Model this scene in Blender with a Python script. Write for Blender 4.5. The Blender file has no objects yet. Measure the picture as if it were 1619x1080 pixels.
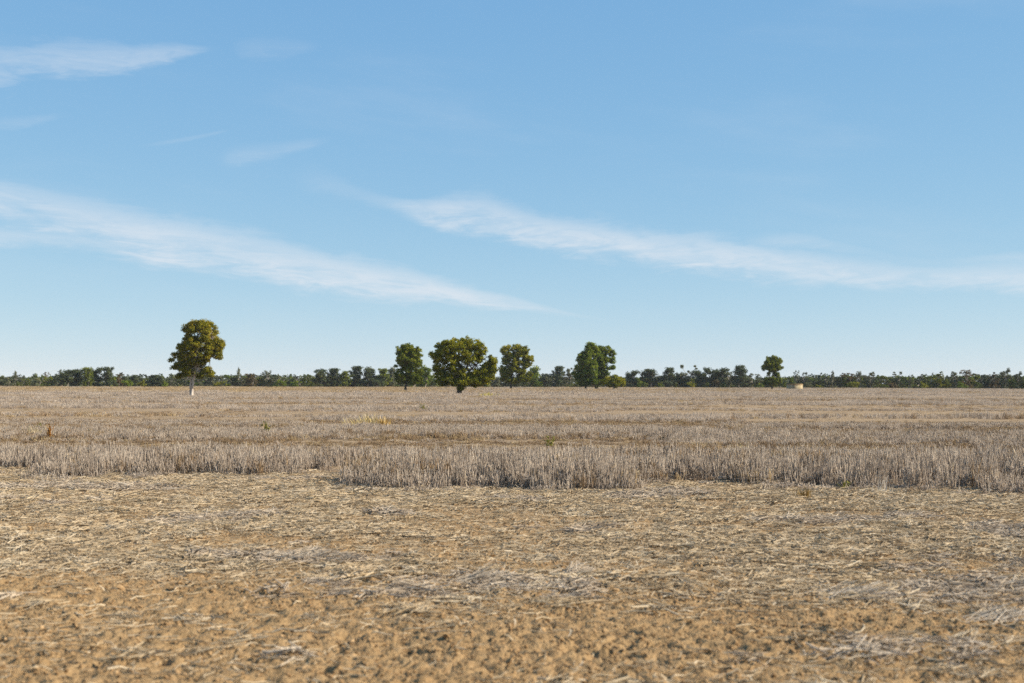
import bpy, math, random
import numpy as np
from mathutils import Matrix, Euler, Vector

sc = bpy.context.scene
R = math.radians
PXF = 2249.0                       # 50 mm lens on 36 mm film, in photograph pixels
CAMZ = 1.7

# ------------------------------------------------------------------ camera
cam = bpy.data.cameras.new('camera')
cam_o = bpy.data.objects.new('camera', cam)
sc.collection.objects.link(cam_o)
cam.lens = 50; cam.sensor_width = 36; cam.sensor_fit = 'HORIZONTAL'
cam.clip_start = 0.1; cam.clip_end = 60000
cam_o.matrix_world = (Matrix.Translation((0, 0, CAMZ)) @
                      Euler((math.pi/2 + math.atan(65.5/PXF), 0, 0)).to_matrix().to_4x4() @
                      Matrix.Rotation(0.0025, 4, 'Z'))
cam.dof.use_dof = True; cam.dof.focus_distance = 40; cam.dof.aperture_fstop = 2.3
sc.camera = cam_o

# ------------------------------------------------------------------ light
SKY_GRADE = ((1.30, .675), (1.96, .43), (3.2, .19))
SUN_EL, SUN_AZ = R(33), R(94)      # azimuth clockwise from +Y (view direction)
sun = bpy.data.lights.new('sun', 'SUN'); sun.energy = 5.0; sun.angle = R(0.53); sun.color = (1.0, 0.90, 0.76)
sun_o = bpy.data.objects.new('sun', sun); sc.collection.objects.link(sun_o)
sd = Vector((math.sin(SUN_AZ)*math.cos(SUN_EL), math.cos(SUN_AZ)*math.cos(SUN_EL), math.sin(SUN_EL)))
sun_o.rotation_euler = sd.to_track_quat('Z', 'Y').to_euler()

w = bpy.data.worlds.new('World'); sc.world = w; w.use_nodes = True
nt = w.node_tree; nt.nodes.clear()
def N(t, **kw):
    n = nt.nodes.new(t)
    for k, v in kw.items(): setattr(n, k, v)
    return n
def LK(a, b): nt.links.new(a, b)
def M(op, a, b=None, c=None):
    n = nt.nodes.new('ShaderNodeMath'); n.operation = op
    for i, v in enumerate((a, b, c)):
        if v is None: continue
        if isinstance(v, (int, float)): n.inputs[i].default_value = v
        else: nt.links.new(v, n.inputs[i])
    return n.outputs[0]
def sstep(x, a, b):
    n = nt.nodes.new('ShaderNodeMapRange'); n.interpolation_type = 'SMOOTHSTEP'
    nt.links.new(x, n.inputs[0])
    for i, v in enumerate((a, b, 0, 1)): n.inputs[i+1].default_value = v
    return n.outputs[0]
sky = N('ShaderNodeTexSky', sky_type='NISHITA', sun_disc=False, sun_elevation=SUN_EL, sun_rotation=SUN_AZ,
        altitude=0, air_density=0.6, dust_density=0.0, ozone_density=5.0)
tc = N('ShaderNodeTexCoord'); sep = N('ShaderNodeSeparateXYZ'); LK(tc.outputs['Generated'], sep.inputs[0])
az = M('ARCTAN2', sep.outputs[0], sep.outputs[1])
hyp = M('SQRT', M('ADD', M('MULTIPLY', sep.outputs[0], sep.outputs[0]), M('MULTIPLY', sep.outputs[1], sep.outputs[1])))
el = M('ARCTAN2', sep.outputs[2], hyp)
def U(px): return (math.atan((px - 809.5)/PXF) + 0.9)/1.8          # azimuth +-0.9 rad -> 0..1
def V(px, py): return math.atan((605.5 + 0.0025*(px-809.5) - py)/PXF)*math.cos(math.atan((px-809.5)/PXF))/0.32
un = M('DIVIDE', M('ADD', az, 0.9), 1.8)
vn = M('DIVIDE', el, 0.32)
def curve(pts, inp):
    n = nt.nodes.new('ShaderNodeFloatCurve'); c = n.mapping.curves[0]
    pts = sorted(pts)
    while len(c.points) < len(pts): c.points.new(0.5, 0.5)
    for p, q in zip(c.points, pts): p.location = q; p.handle_type = 'AUTO_CLAMPED'
    n.mapping.update(); LK(inp, n.inputs['Value'])
    return n.outputs[0]
def noise3(sx, sy, ang, scale, detail, off, rough=0.6, dist=0.0):
    # streaks stretched along a direction of the sky dome
    ca, sa = math.cos(ang), math.sin(ang)
    a = M('ADD', M('MULTIPLY', az, ca*sx), M('MULTIPLY', el, sa*sx))
    b = M('ADD', M('MULTIPLY', az, -sa*sy), M('MULTIPLY', el, ca*sy))
    cmb = N('ShaderNodeCombineXYZ'); LK(a, cmb.inputs[0]); LK(b, cmb.inputs[1]); cmb.inputs[2].default_value = off
    nn = N('ShaderNodeTexNoise'); nn.inputs['Scale'].default_value = scale; nn.inputs['Detail'].default_value = detail
    nn.inputs['Roughness'].default_value = rough; nn.inputs['Distortion'].default_value = dist
    LK(cmb.outputs[0], nn.inputs['Vector']); return nn.outputs[0]
fil = noise3(7, 52, -0.06, 3.2, 9, 1.7, 0.68, 0.8)      # fibres along the bands
fil2 = noise3(8, 46, 0.06, 3.2, 9, 7.3, 0.70, 0.8)     # feathered fibres rising to the right
big = noise3(7, 18, -0.1, 2.6, 5, 4.1)
def band(pts, op, f, soft=0.85, fw=1.0):
    # pts: px, py, halfwidth px, opacity
    c = curve([(U(p[0]), V(p[0], p[1])) for p in pts], un)
    hw = curve([(U(p[0]), max(p[2], 0.5)/720.0*1.0) for p in pts], un)
    oc = curve([(0, 0), (1, 0)] + [(U(p[0]), p[3]) for p in pts], un)
    d = M('DIVIDE', M('SUBTRACT', vn, c), M('MAXIMUM', hw, 0.001))
    d = M('ADD', d, M('MULTIPLY', M('SUBTRACT', f, 0.5), 2.0*fw))
    d = M('ADD', d, M('MULTIPLY', M('SUBTRACT', big, 0.5), 2.4*fw))
    prof = M('SUBTRACT', 1.0, sstep(M('ABSOLUTE', d), 1.0 - soft, 1.0 + soft))
    tex = M('MULTIPLY', M('ADD', 0.5, M('MULTIPLY', sstep(f, 0.3, 0.7), 0.5)), M('ADD', 0.66, M('MULTIPLY', sstep(big, 0.32, 0.6), 0.34)))
    return M('MULTIPLY', M('MULTIPLY', M('MULTIPLY', prof, tex), oc), op)
bands = [
    band([(-700, 180, 30, 0), (-300, 250, 40, .6), (0, 318, 26, .8), (150, 352, 26, .85), (300, 385, 28, 1), (450, 418, 27, 1),
          (600, 443, 20, 1), (720, 462, 14, .95), (820, 482, 8, .7), (905, 498, 3, .3), (1000, 510, 2, 0)], 0.86, fil),
    band([(-500, 350, 16, 0), (-200, 362, 18, .5), (0, 376, 14, .7), (130, 384, 10, .6), (250, 394, 6, .25), (330, 400, 4, 0)], 0.8, fil),
    band([(420, 268, 10, 0), (500, 286, 16, .14), (590, 315, 9, .25), (650, 328, 12, .7), (740, 337, 24, .9), (850, 362, 20, .9), (1000, 385, 22, .95),
          (1180, 410, 24, 1), (1300, 424, 18, .8), (1450, 440, 14, .8), (1619, 440, 18, .8), (1900, 455, 22, .5), (2300, 470, 20, 0)], 0.82, fil2),
    band([(1150, 380, 5, 0), (1250, 378, 9, .35), (1330, 392, 8, .3), (1480, 415, 6, .2), (1619, 410, 9, .5), (1800, 405, 9, .4), (2100, 400, 5, 0)], 0.75, fil2),
    band([(-500, 130, 30, 0), (-200, 108, 34, .5), (0, 94, 25, .52), (150, 88, 19, .55), (260, 79, 12, .48), (318, 75, 5, .2), (350, 73, 3, 0)], 0.72, fil2, 0.6),
    band([(360, 72, 4, 0), (390, 74, 12, .2), (450, 73, 10, .18), (485, 70, 6, .15), (510, 68, 3, 0)], 0.6, fil2, 0.8),
    band([(200, 232, 2, 0), (290, 218, 3, .2), (345, 207, 2, .15), (365, 203, 2, 0)], 0.6, fil2, 0.8, 0.5),
    band([(320, 254, 5, 0), (365, 247, 12, .2), (440, 236, 9, .28), (500, 224, 6, .15), (540, 215, 3, 0)], 0.7, fil2, 0.8, 0.6),
    band([(-100, 200, 8, 0), (30, 190, 7, .22), (80, 182, 4, .1), (120, 175, 3, 0)], 0.6, fil2, 0.8, 0.7),
]
cl = bands[0]
for b in bands[1:]: cl = M('MAXIMUM', cl, b)
# thin veil of the same cirrus over the whole dome
veil = M('MULTIPLY', sstep(noise3(1.5, 7, -0.1, 2.2, 5, 9.9), 0.5, 0.85), M('MULTIPLY', sstep(el, 0.0, 0.12), 0.16))
cl = M('MAXIMUM', cl, veil)
# pale outback sky: soften the contrast between zenith and horizon channel by channel
ssep = N('ShaderNodeSeparateColor'); LK(sky.outputs[0], ssep.inputs[0]); scom = N('ShaderNodeCombineColor')
for i, (gain, ex) in enumerate(SKY_GRADE): LK(M('MULTIPLY', M('POWER', ssep.outputs[i], ex), gain), scom.inputs[i])
mix = N('ShaderNodeMix', data_type='RGBA'); LK(cl, mix.inputs['Factor'])
LK(scom.outputs[0], mix.inputs['A']); mix.inputs['B'].default_value = (4.35, 4.65, 5.0, 1)
bg = N('ShaderNodeBackground'); bg.inputs['Strength'].default_value = 0.1
wo = N('ShaderNodeOutputWorld'); LK(mix.outputs['Result'], bg.inputs[0]); LK(bg.outputs[0], wo.inputs[0])

sc.view_settings.view_transform = 'Standard'; sc.view_settings.look = 'None'
sc.view_settings.exposure = 0.8; sc.view_settings.gamma = 1.0
sc.cycles.use_denoising = False
sc.cycles.max_bounces = 6; sc.cycles.diffuse_bounces = 3; sc.cycles.transmission_bounces = 4
sc.cycles.sample_clamp_indirect = 4; sc.cycles.volume_bounces = 1
HAZE = 0.00006

# ------------------------------------------------------------------ helpers
def yh(px): return 605.5 + 0.0025*(px - 809.5)
def lat(px, Y): return (px - 809.5)/PXF*Y
def hash2(ix, iy, seed):
    h = (ix.astype(np.int64)*374761393 + iy.astype(np.int64)*668265263 + seed*1442695041) & 0xFFFFFFFF
    h = ((h ^ (h >> 13))*1274126177) & 0xFFFFFFFF
    h = ((h ^ (h >> 16))*2246822519) & 0xFFFFFFFF
    return ((h ^ (h >> 15)) & 0xFFFFFF)/float(0xFFFFFF)
def vnoise(x, y, seed=0):
    x = np.asarray(x, float); y = np.asarray(y, float)
    ix = np.floor(x); iy = np.floor(y); fx = x-ix; fy = y-iy
    fx = fx*fx*(3-2*fx); fy = fy*fy*(3-2*fy)
    a = hash2(ix, iy, seed); b = hash2(ix+1, iy, seed); c = hash2(ix, iy+1, seed); d = hash2(ix+1, iy+1, seed)
    return (a*(1-fx)+b*fx)*(1-fy)+(c*(1-fx)+d*fx)*fy
def fbm(x, y, seed=0, o=4):
    s = 0; a = 0.5; t = 0
    for k in range(o):
        s = s + a*vnoise(x*2**k+k*17.3, y*2**k-k*9.1, seed+k); t += a; a *= 0.5
    return s/t

def mesh_np(name, V, F, tone=None, smooth=False):
    me = bpy.data.meshes.new(name)
    V = np.asarray(V, np.float32); F = np.asarray(F, np.int32); k = F.shape[1]
    me.vertices.add(len(V)); me.vertices.foreach_set('co', V.ravel())
    me.loops.add(F.size); me.loops.foreach_set('vertex_index', F.ravel())
    me.polygons.add(len(F)); me.polygons.foreach_set('loop_start', np.arange(0, F.size, k, dtype=np.int32))
    if smooth: me.polygons.foreach_set('use_smooth', np.ones(len(F), bool))
    if tone is not None:
        a = me.attributes.new('tone', 'FLOAT', 'FACE'); a.data.foreach_set('value', np.asarray(tone, np.float32))
    me.update(calc_edges=True)
    return me
def link(o, parent=None):
    sc.collection.objects.link(o)
    if parent is not None: o.parent = parent
    return o
def obj(name, me, mat, parent=None, loc=(0, 0, 0)):
    if mat is not None and not me.materials: me.materials.append(mat)
    o = bpy.data.objects.new(name, me); o.location = loc
    return link(o, parent)
def tag(o, label=None, cat=None, group=None, kind=None):
    if label: o['label'] = label
    if cat: o['category'] = cat
    if group: o['group'] = group
    if kind: o['kind'] = kind
    return o
def empty(name, loc, rz=0):
    o = bpy.data.objects.new(name, None); o.location = loc; o.rotation_euler = (0, 0, rz); o.empty_display_size = 0.3
    return link(o)

class Mat:
    """small node-material builder"""
    def __init__(s, name, rough=0.9):
        s.m = bpy.data.materials.new(name); s.m.use_nodes = True; s.t = s.m.node_tree; s.t.nodes.clear()
        s.out = s.n('ShaderNodeOutputMaterial'); s.b = s.n('ShaderNodeBsdfPrincipled')
        s.b.inputs['Roughness'].default_value = rough; s.b.inputs['Specular IOR Level'].default_value = 0.2
        s.l(s.b.outputs[0], s.out.inputs[0])
    def n(s, t, **kw):
        n = s.t.nodes.new(t)
        for k, v in kw.items(): setattr(n, k, v)
        return n
    def l(s, a, b): s.t.links.new(a, b)
    def noise(s, scale, detail=4, coord='Object', rough=0.55, stretch=None):
        tc = s.n('ShaderNodeTexCoord'); nz = s.n('ShaderNodeTexNoise')
        nz.inputs['Scale'].default_value = scale; nz.inputs['Detail'].default_value = detail; nz.inputs['Roughness'].default_value = rough
        if coord == 'World':
            g = s.n('ShaderNodeNewGeometry'); src = g.outputs['Position']
        else: src = tc.outputs[coord]
        if stretch:
            mp = s.n('ShaderNodeMapping'); mp.inputs['Scale'].default_value = stretch; s.l(src, mp.inputs[0]); src = mp.outputs[0]
        s.l(src, nz.inputs['Vector']); return nz.outputs[0]
    def ramp(s, fac, stops):
        r = s.n('ShaderNodeValToRGB'); e = r.color_ramp.elements
        while len(e) < len(stops): e.new(0.5)
        for a, (p, c) in zip(e, stops): a.position = p; a.color = (*c, 1)
        s.l(fac, r.inputs[0]); return r.outputs[0]
    def attr(s, name):
        a = s.n('ShaderNodeAttribute', attribute_name=name); return a.outputs['Fac']
    def rnd(s): return s.n('ShaderNodeObjectInfo').outputs['Random']
    def math(s, op, a, b=None):
        n = s.n('ShaderNodeMath', operation=op)
        for i, v in enumerate((a, b)):
            if v is None: continue
            if isinstance(v, (int, float)): n.inputs[i].default_value = v
            else: s.l(v, n.inputs[i])
        return n.outputs[0]
    def mix(s, f, a, b, blend='MIX'):
        n = s.n('ShaderNodeMix', data_type='RGBA', blend_type=blend)
        for k, v in (('Factor', f), ('A', a), ('B', b)):
            if isinstance(v, (int, float)): n.inputs[k].default_value = v
            elif isinstance(v, tuple): n.inputs[k].default_value = (*v, 1)
            else: s.l(v, n.inputs[k])
        return n.outputs['Result']
    def color(s, c): s.l(c, s.b.inputs['Base Color'])
    def bump(s, h, strength, dist):
        b = s.n('ShaderNodeBump'); b.inputs['Strength'].default_value = strength; b.inputs['Distance'].default_value = dist
        s.l(h, b.inputs['Height']); s.l(b.outputs[0], s.b.inputs['Normal'])
    def translucent(s, col, f):
        t = s.n('ShaderNodeBsdfTranslucent'); s.l(col, t.inputs[0])
        m = s.n('ShaderNodeMixShader'); m.inputs[0].default_value = f
        s.l(s.b.outputs[0], m.inputs[1]); s.l(t.outputs[0], m.inputs[2]); s.l(m.outputs[0], s.out.inputs[0])

def straw_mat(name, stops, transl=0.15):
    m = Mat(name, 0.75)
    f = m.math('ADD', m.math('MULTIPLY', m.attr('tone'), 0.66), m.math('MULTIPLY', m.rnd(), 0.34))
    c = m.ramp(f, stops); m.color(c); m.translucent(c, transl)
    return m.m
MAT_STUB = straw_mat('grey_stubble', [(0, (.15, .108, .075)), (.25, (.35, .28, .212)), (.6, (.55, .455, .355)), (.9, (.70, .595, .465)), (1, (.71, .58, .39))], .30)
MAT_STUB_WARM = straw_mat('golden_stubble', [(0, (.17, .105, .05)), (.4, (.40, .285, .15)), (.8, (.56, .425, .235)), (1, (.62, .49, .29))], .22)
MAT_STUB_BROWN = straw_mat('brown_stubble', [(0, (.11, .068, .036)), (.4, (.27, .18, .10)), (.8, (.43, .31, .185)), (1, (.54, .42, .26))], .18)
MAT_STRAW = straw_mat('bleached_straw', [(0, (.22, .15, .08)), (.25, (.38, .275, .155)), (.6, (.54, .42, .265)), (.9, (.67, .56, .40)), (1, (.70, .56, .33))], .2)
MAT_STRAW_GREY = straw_mat('weathered_straw', [(0, (.26, .19, .125)), (.5, (.50, .405, .295)), (1, (.72, .61, .465))], .2)

def leaf_mat(name, lo, mid, hi, transl=0.22):
    m = Mat(name, 0.7); m.b.inputs['Specular IOR Level'].default_value = 0.12
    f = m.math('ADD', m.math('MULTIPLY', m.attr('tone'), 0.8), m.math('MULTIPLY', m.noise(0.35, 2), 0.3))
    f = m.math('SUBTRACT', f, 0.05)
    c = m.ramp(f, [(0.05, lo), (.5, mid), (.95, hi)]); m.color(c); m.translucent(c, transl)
    return m.m
LEAF = {
    'gum':   leaf_mat('gum_leaves', (0.065, 0.073, 0.011), (0.206, 0.191, 0.013), (0.354, 0.256, 0.017)),
    'dark':  leaf_mat('dark_leaves', (0.035, 0.054, 0.006), (0.118, 0.143, 0.009), (0.237, 0.236, 0.013), .15),
    'olive': leaf_mat('olive_leaves', (0.050, 0.059, 0.005), (0.184, 0.189, 0.008), (0.366, 0.303, 0.013), .2),
    'green': leaf_mat('green_leaves', (0.037, 0.064, 0.007), (0.121, 0.166, 0.011), (0.254, 0.269, 0.022), .2),
    'navy':  leaf_mat('deep_green_leaves', (0.030, 0.043, 0.026), (0.065, 0.083, 0.033), (0.131, 0.136, 0.042), .12),
    'grey':  leaf_mat('grey_green_leaves', (0.055, 0.069, 0.038), (0.117, 0.127, 0.064), (0.211, 0.198, 0.093), .2),
    'brown': leaf_mat('rusty_leaves', (0.057, 0.047, 0.023), (0.121, 0.094, 0.040), (0.230, 0.138, 0.053), .2),
    'lime':  leaf_mat('bright_leaves', (.046, .064, .011), (.106, .129, .023), (.184, .193, .037), .25),
}
def bark_mat(name, a, b, scale=3.0):
    m = Mat(name, 0.85); n = m.noise(scale, 5, 'Object', 0.6, (1.6, 1.6, .45))
    m.color(m.ramp(n, [(.3, a), (.7, b)])); m.bump(n, 0.6, 0.05); return m.m
BARK_WHITE = bark_mat('white_gum_bark', (.30, .235, .18), (.58, .51, .43), 1.6)
BARK_DARK = bark_mat('dark_bark', (.035, .028, .022), (.10, .08, .06))
BARK_GREY = bark_mat('grey_bark', (.16, .14, .12), (.36, .32, .27))

# ------------------------------------------------------------------ ground
def edge_y(x):
    """distance of the ragged front edge of the standing stubble"""
    px = np.asarray(x)/25.0*PXF + 809.5
    xp = [-600, -100, 0, 52, 58, 250, 400, 474, 492, 556, 566, 620, 700, 980, 1012, 1060, 1150, 1250, 1290, 1480, 1540, 1619, 2200]
    yp = [26, 27.5, 27.2, 26.8, 25.3, 25.6, 26.0, 26.6, 31.8, 31.8, 23.6, 22.9, 22.4, 22.1, 24.0, 24.6, 24.4, 23.8, 22.9, 22.3, 22.3, 23.4, 23]
    return np.interp(px, xp, yp)
def ground_z(x, y):
    near = np.clip((25.5-y)/3, 0, 1)
    straw_f = np.clip((y-9.5)/4, 0, 1)                 # smoother under the straw mat
    z = 0.05*(fbm(x*.45, y*.45, 3, 3)-.5) + 0.05*(fbm(x*1.3+5, y*1.3, 9, 3)-.5)
    c1 = fbm(x*11, y*11, 21, 3); c2 = vnoise(x*19, y*19, 33)
    clod = np.abs(c1-.5)*2
    z = z + (1-.55*straw_f)*near*(0.038*clod**.8*fbm(x*1.7, y*1.7, 40, 2)*1.6 + 0.040*c2*(.4+.9*fbm(x*2.3, y*2.3, 44, 2)) + 0.05*np.clip(c1-.55, 0, 1) - .24*np.clip(fbm(x*11, y*11, 52, 2)-.58, 0, .2)*np.clip(fbm(x*.9, y*1.2, 53, 3)*2.4-.5, 0, 1.2))
    z = z + near*(hash2(np.floor(x*40), np.floor(y*40), 5)-.5)*.026*(1-.5*straw_f)
    return np.where(y < 60, z*np.clip((70-y)/20, 0, 1), 0)
def lines(*segs):
    out = []
    for a, b, s in segs: out.append(np.arange(a, b, s))
    return np.concatenate(out)
ys = np.concatenate([lines((-40, 4, 4), (4, 6.6, .4), (6.6, 13, .025), (13, 25, .06), (25, 40, .4), (40, 100, 5), (100, 700, 50)), np.geomspace(700, 5000, 10)])
xr = np.concatenate([lines((0, 5.3, .026), (5.3, 10.4, .065), (10.4, 20, .6), (20, 60, 5), (60, 400, 40)), np.geomspace(400, 4000, 8)])
xs = np.concatenate([-xr[:0:-1], xr])
XX, YY = np.meshgrid(xs, ys)
ZZ = ground_z(XX, YY)
nx, ny = len(xs), len(ys)
idx = np.arange(nx*ny).reshape(ny, nx)
F = np.stack([idx[:-1, :-1], idx[:-1, 1:], idx[1:, 1:], idx[1:, :-1]], -1).reshape(-1, 4)
me = mesh_np('ground', np.stack([XX, YY, ZZ], -1).reshape(-1, 3), F, smooth=True)
g = Mat('dry_ochre_soil', 0.95); g.b.inputs['Specular IOR Level'].default_value = 0.1
n1 = g.noise(1.1, 6, 'World', .6); n2 = g.noise(14, 5, 'World', .65); n3 = g.noise(60, 3, 'World', .6)
soil = g.ramp(n2, [(.2, (.21, .125, .056)), (.5, (.31, .20, .095)), (.8, (.37, .252, .128))])
soil = g.mix(g.ramp(n1, [(.35, (0, 0, 0)), (.7, (.5, .5, .5))]), soil, (.35, .235, .120))
litter = g.ramp(n2, [(.3, (.21, .145, .085)), (.7, (.38, .285, .18))])
sepp = g.n('ShaderNodeSeparateXYZ'); gg = g.n('ShaderNodeNewGeometry'); g.l(gg.outputs['Position'], sepp.inputs[0])
mr = g.n('ShaderNodeMapRange'); g.l(sepp.outputs[1], mr.inputs[0]); mr.inputs[1].default_value = 12; mr.inputs[2].default_value = 30
base = g.mix(g.math('MULTIPLY', mr.outputs[0], 0.75), soil, litter)
g.color(base); g.bump(g.math('ADD', n2, g.math('MULTIPLY', n3, .7)), 0.9, 0.03)
ground = obj('ground', me, g.m); tag(ground, 'flat dry ochre soil of the harvested paddock', None, None, 'structure')

# ------------------------------------------------------------------ scatter machinery (stuff only)
def scatter(name, protos, P, rot, scl, idx, label, cat):
    coll = bpy.data.collections.new(name + '_pieces')
    for i, (pm, mat) in enumerate(protos):
        if not pm.materials: pm.materials.append(mat)
        o = bpy.data.objects.new('%s_piece_%03d' % (name, i), pm); coll.objects.link(o)
    me = bpy.data.meshes.new(name); me.vertices.add(len(P)); me.vertices.foreach_set('co', np.asarray(P, np.float32).ravel())
    for nm, ty, dat, key in (('rot', 'FLOAT_VECTOR', rot, 'vector'), ('scl', 'FLOAT_VECTOR', scl, 'vector'), ('idx', 'INT', idx, 'value')):
        a = me.attributes.new(nm, ty, 'POINT'); a.data.foreach_set(key, np.asarray(dat, np.int32 if ty == 'INT' else np.float32).ravel())
    o = bpy.data.objects.new(name, me); link(o); tag(o, label, cat, None, 'stuff')
    t = bpy.data.node_groups.new(name + '_scatter', 'GeometryNodeTree')
    t.interface.new_socket('Geometry', in_out='INPUT', socket_type='NodeSocketGeometry')
    t.interface.new_socket('Geometry', in_out='OUTPUT', socket_type='NodeSocketGeometry')
    i_ = t.nodes.new('NodeGroupInput'); o_ = t.nodes.new('NodeGroupOutput')
    ci = t.nodes.new('GeometryNodeCollectionInfo'); ci.inputs[0].default_value = coll
    ci.inputs['Separate Children'].default_value = True; ci.inputs['Reset Children'].default_value = True
    ip = t.nodes.new('GeometryNodeInstanceOnPoints'); ip.inputs['Pick Instance'].default_value = True
    def na(nm, ty):
        n = t.nodes.new('GeometryNodeInputNamedAttribute'); n.data_type = ty; n.inputs[0].default_value = nm; return n.outputs[0]
    e2r = t.nodes.new('FunctionNodeEulerToRotation')
    t.links.new(na('rot', 'FLOAT_VECTOR'), e2r.inputs[0]); t.links.new(e2r.outputs[0], ip.inputs['Rotation'])
    t.links.new(na('scl', 'FLOAT_VECTOR'), ip.inputs['Scale']); t.links.new(na('idx', 'INT'), ip.inputs['Instance Index'])
    t.links.new(i_.outputs[0], ip.inputs['Points']); t.links.new(ci.outputs[0], ip.inputs['Instance'])
    t.links.new(ip.outputs[0], o_.inputs[0])
    md = o.modifiers.new('scatter', 'NODES'); md.node_group = t
    return o

rng = np.random.default_rng(11)
def prisms(P0, P1, r0, r1, tone):
    """three-sided tapered stalks from P0 to P1"""
    n = len(P0); d = P1-P0; d = d/np.linalg.norm(d, axis=1, keepdims=True)
    ref = np.where(np.abs(d[:, 2:3]) > .9, np.array([[1., 0, 0]]), np.array([[0, 0, 1.]]))
    a = np.cross(d, ref); a /= np.linalg.norm(a, axis=1, keepdims=True); b = np.cross(d, a)
    Vs = []
    ph = rng.random(n)*6.28
    for (P, r) in ((P0, r0), (P1, r1)):
        for k in range(3):
            an = ph + k*2.0944
            Vs.append(P + (np.cos(an)*r)[:, None]*a + (np.sin(an)*r)[:, None]*b)
    Vv = np.stack(Vs, 1)                                  # n,6,3
    f = np.array([[0, 1, 4, 3], [1, 2, 5, 4], [2, 0, 3, 5]])
    Ff = (np.arange(n)[:, None, None]*6 + f[None]).reshape(-1, 4)
    return Vv.reshape(-1, 3), Ff, np.repeat(tone, 3)
def blades(P0, P1, w0, w1, tone, az=None):
    n = len(P0); az = rng.random(n)*3.14 if az is None else az
    s = np.stack([np.cos(az), np.sin(az), np.zeros(n)], 1)
    Vv = np.stack([P0-s*w0[:, None], P0+s*w0[:, None], P1+s*w1[:, None], P1-s*w1[:, None]], 1)
    return Vv.reshape(-1, 3), (np.arange(n)[:, None]*4+np.arange(4)[None]), tone
def merge(*parts):
    V_, F_, T_, o = [], [], [], 0
    for v, f, t in parts:
        V_.append(v); F_.append(f+o); T_.append(t); o += len(v)
    return np.concatenate(V_), np.concatenate(F_), np.concatenate(T_)
def stalks(n, L, D, h, wid, lean=.10, flat=False, tone_c=.5, clump=15):
    nc = max(3, int(L*clump)); cx = (rng.random(nc)-.5)*L; ch = .78+.4*rng.random(nc); ct = rng.normal(0, .17, nc); q = rng.integers(0, nc, n)
    x = cx[q]+rng.normal(0, .022 if L < .8 else .05, n); y = rng.normal(0, D*.33, n)
    hh = h*np.clip(rng.normal(.86, .16, n), .25, 1.15)*ch[q]
    P0 = np.stack([x, y, np.full(n, -.03)], 1)
    P1 = P0 + np.stack([rng.normal(0, lean, n)*hh*1.3, rng.normal(0, lean, n)*hh*1.3, hh+.03], 1)
    tone = np.clip(rng.normal(tone_c, .22, n)+ct[q], 0, 1)
    ww = wid*(.7+.6*rng.random(n))
    return blades(P0, P1, ww, ww*.8, tone) if flat else prisms(P0, P1, ww, ww*.85, tone)
def stub_near(h):
    a = stalks(46, .5, .15, h, .0052)
    n = 18                                             # ragged leaf sheaths hanging from the stalks
    x = (rng.random(n)-.5)*.5; y = rng.normal(0, .06, n); z0 = h*(.25+.5*rng.random(n)); az_ = rng.random(n)*6.28; l = .07+.10*rng.random(n)
    P0 = np.stack([x, y, z0], 1); P1 = P0+np.stack([np.cos(az_)*l, np.sin(az_)*l, (rng.random(n)-.6)*l], 1)
    b = blades(P0, P1, np.full(n, .008), np.full(n, .003), np.clip(rng.normal(.5, .2, n), 0, 1), az_+1.57)
    n = 26                                             # chaff between the stalks
    P0 = np.stack([(rng.random(n)-.5)*.55, rng.normal(0, .1, n), .01+.04*rng.random(n)], 1); az_ = rng.random(n)*6.28; l = .1+.15*rng.random(n)
    P1 = P0+np.stack([np.cos(az_)*l, np.sin(az_)*l, (rng.random(n)-.3)*.05], 1)
    c = prisms(P0, P1, np.full(n, .003), np.full(n, .003), np.clip(rng.normal(.55, .25, n), 0, 1))
    return mesh_np('stubble_tuft', *merge(a, b, c))
near_p = [(stub_near(.36), MAT_STUB) for _ in range(8)] + [(stub_near(.36), MAT_STUB_BROWN) for _ in range(4)] + [(stub_near(.36), MAT_STUB_WARM) for _ in range(2)]
mid_p = [(mesh_np('stubble_row', *stalks(90, 1.05, .26, .34, .0058, .16, True, .32, 11)), MAT_STUB) for _ in range(8)] + \
        [(mesh_np('stubble_row', *stalks(90, 1.05, .26, .32, .0058, .12, True, .5, 11)), MAT_STUB_WARM) for _ in range(2)] + [(mesh_np('stubble_row', *stalks(90, 1.05, .26, .32, .0058, .12, True, .5, 11)), MAT_STUB_BROWN) for _ in range(4)]
far_p = [(mesh_np('stubble_strip', *stalks(170, 3.2, .9, .30, .014, .14, True, .36)), MAT_STUB) for _ in range(6)] + \
        [(mesh_np('stubble_strip', *stalks(170, 3.2, .9, .30, .014, .14, True, .36)), MAT_STUB_WARM) for _ in range(4)]

# lanes where the header or wheels flattened the stubble: y0, y1, px0, px1, strength
LANES = [(32.0, 41.5, -400, 470, .85), (31.5, 44.5, 430, 1070, 1.0), (32.0, 39.0, 1060, 2200, .8), (45.5, 53, 1120, 2200, .85), (47, 54.5, -500, 480, .9),
         (52, 63, 470, 1150, 1.0), (60, 70, -500, 520, 1.0), (58, 70, 1130, 2200, 1.0), (70, 84, 350, 1000, 1.0), (75, 90, 950, 2200, 1.0), (78, 92, -500, 360, 1.0),
         (94, 113, 280, 1450, 1.0), (99, 117, -500, 300, 1.0), (97, 116, 1400, 2200, .95), (124, 148, 330, 640, 1.0), (122, 141, -500, 330, .95), (121, 146, 700, 1350, 1.0), (124, 149, 1330, 2200, 1.0),
         (156, 190, -300, 500, 1.0), (160, 198, 1200, 2200, 1.0), (158, 194, 520, 1200, 1.0), (205, 246, -300, 800, .95), (212, 258, 700, 2200, .95), (268, 320, 0, 2200, .9)]
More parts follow.
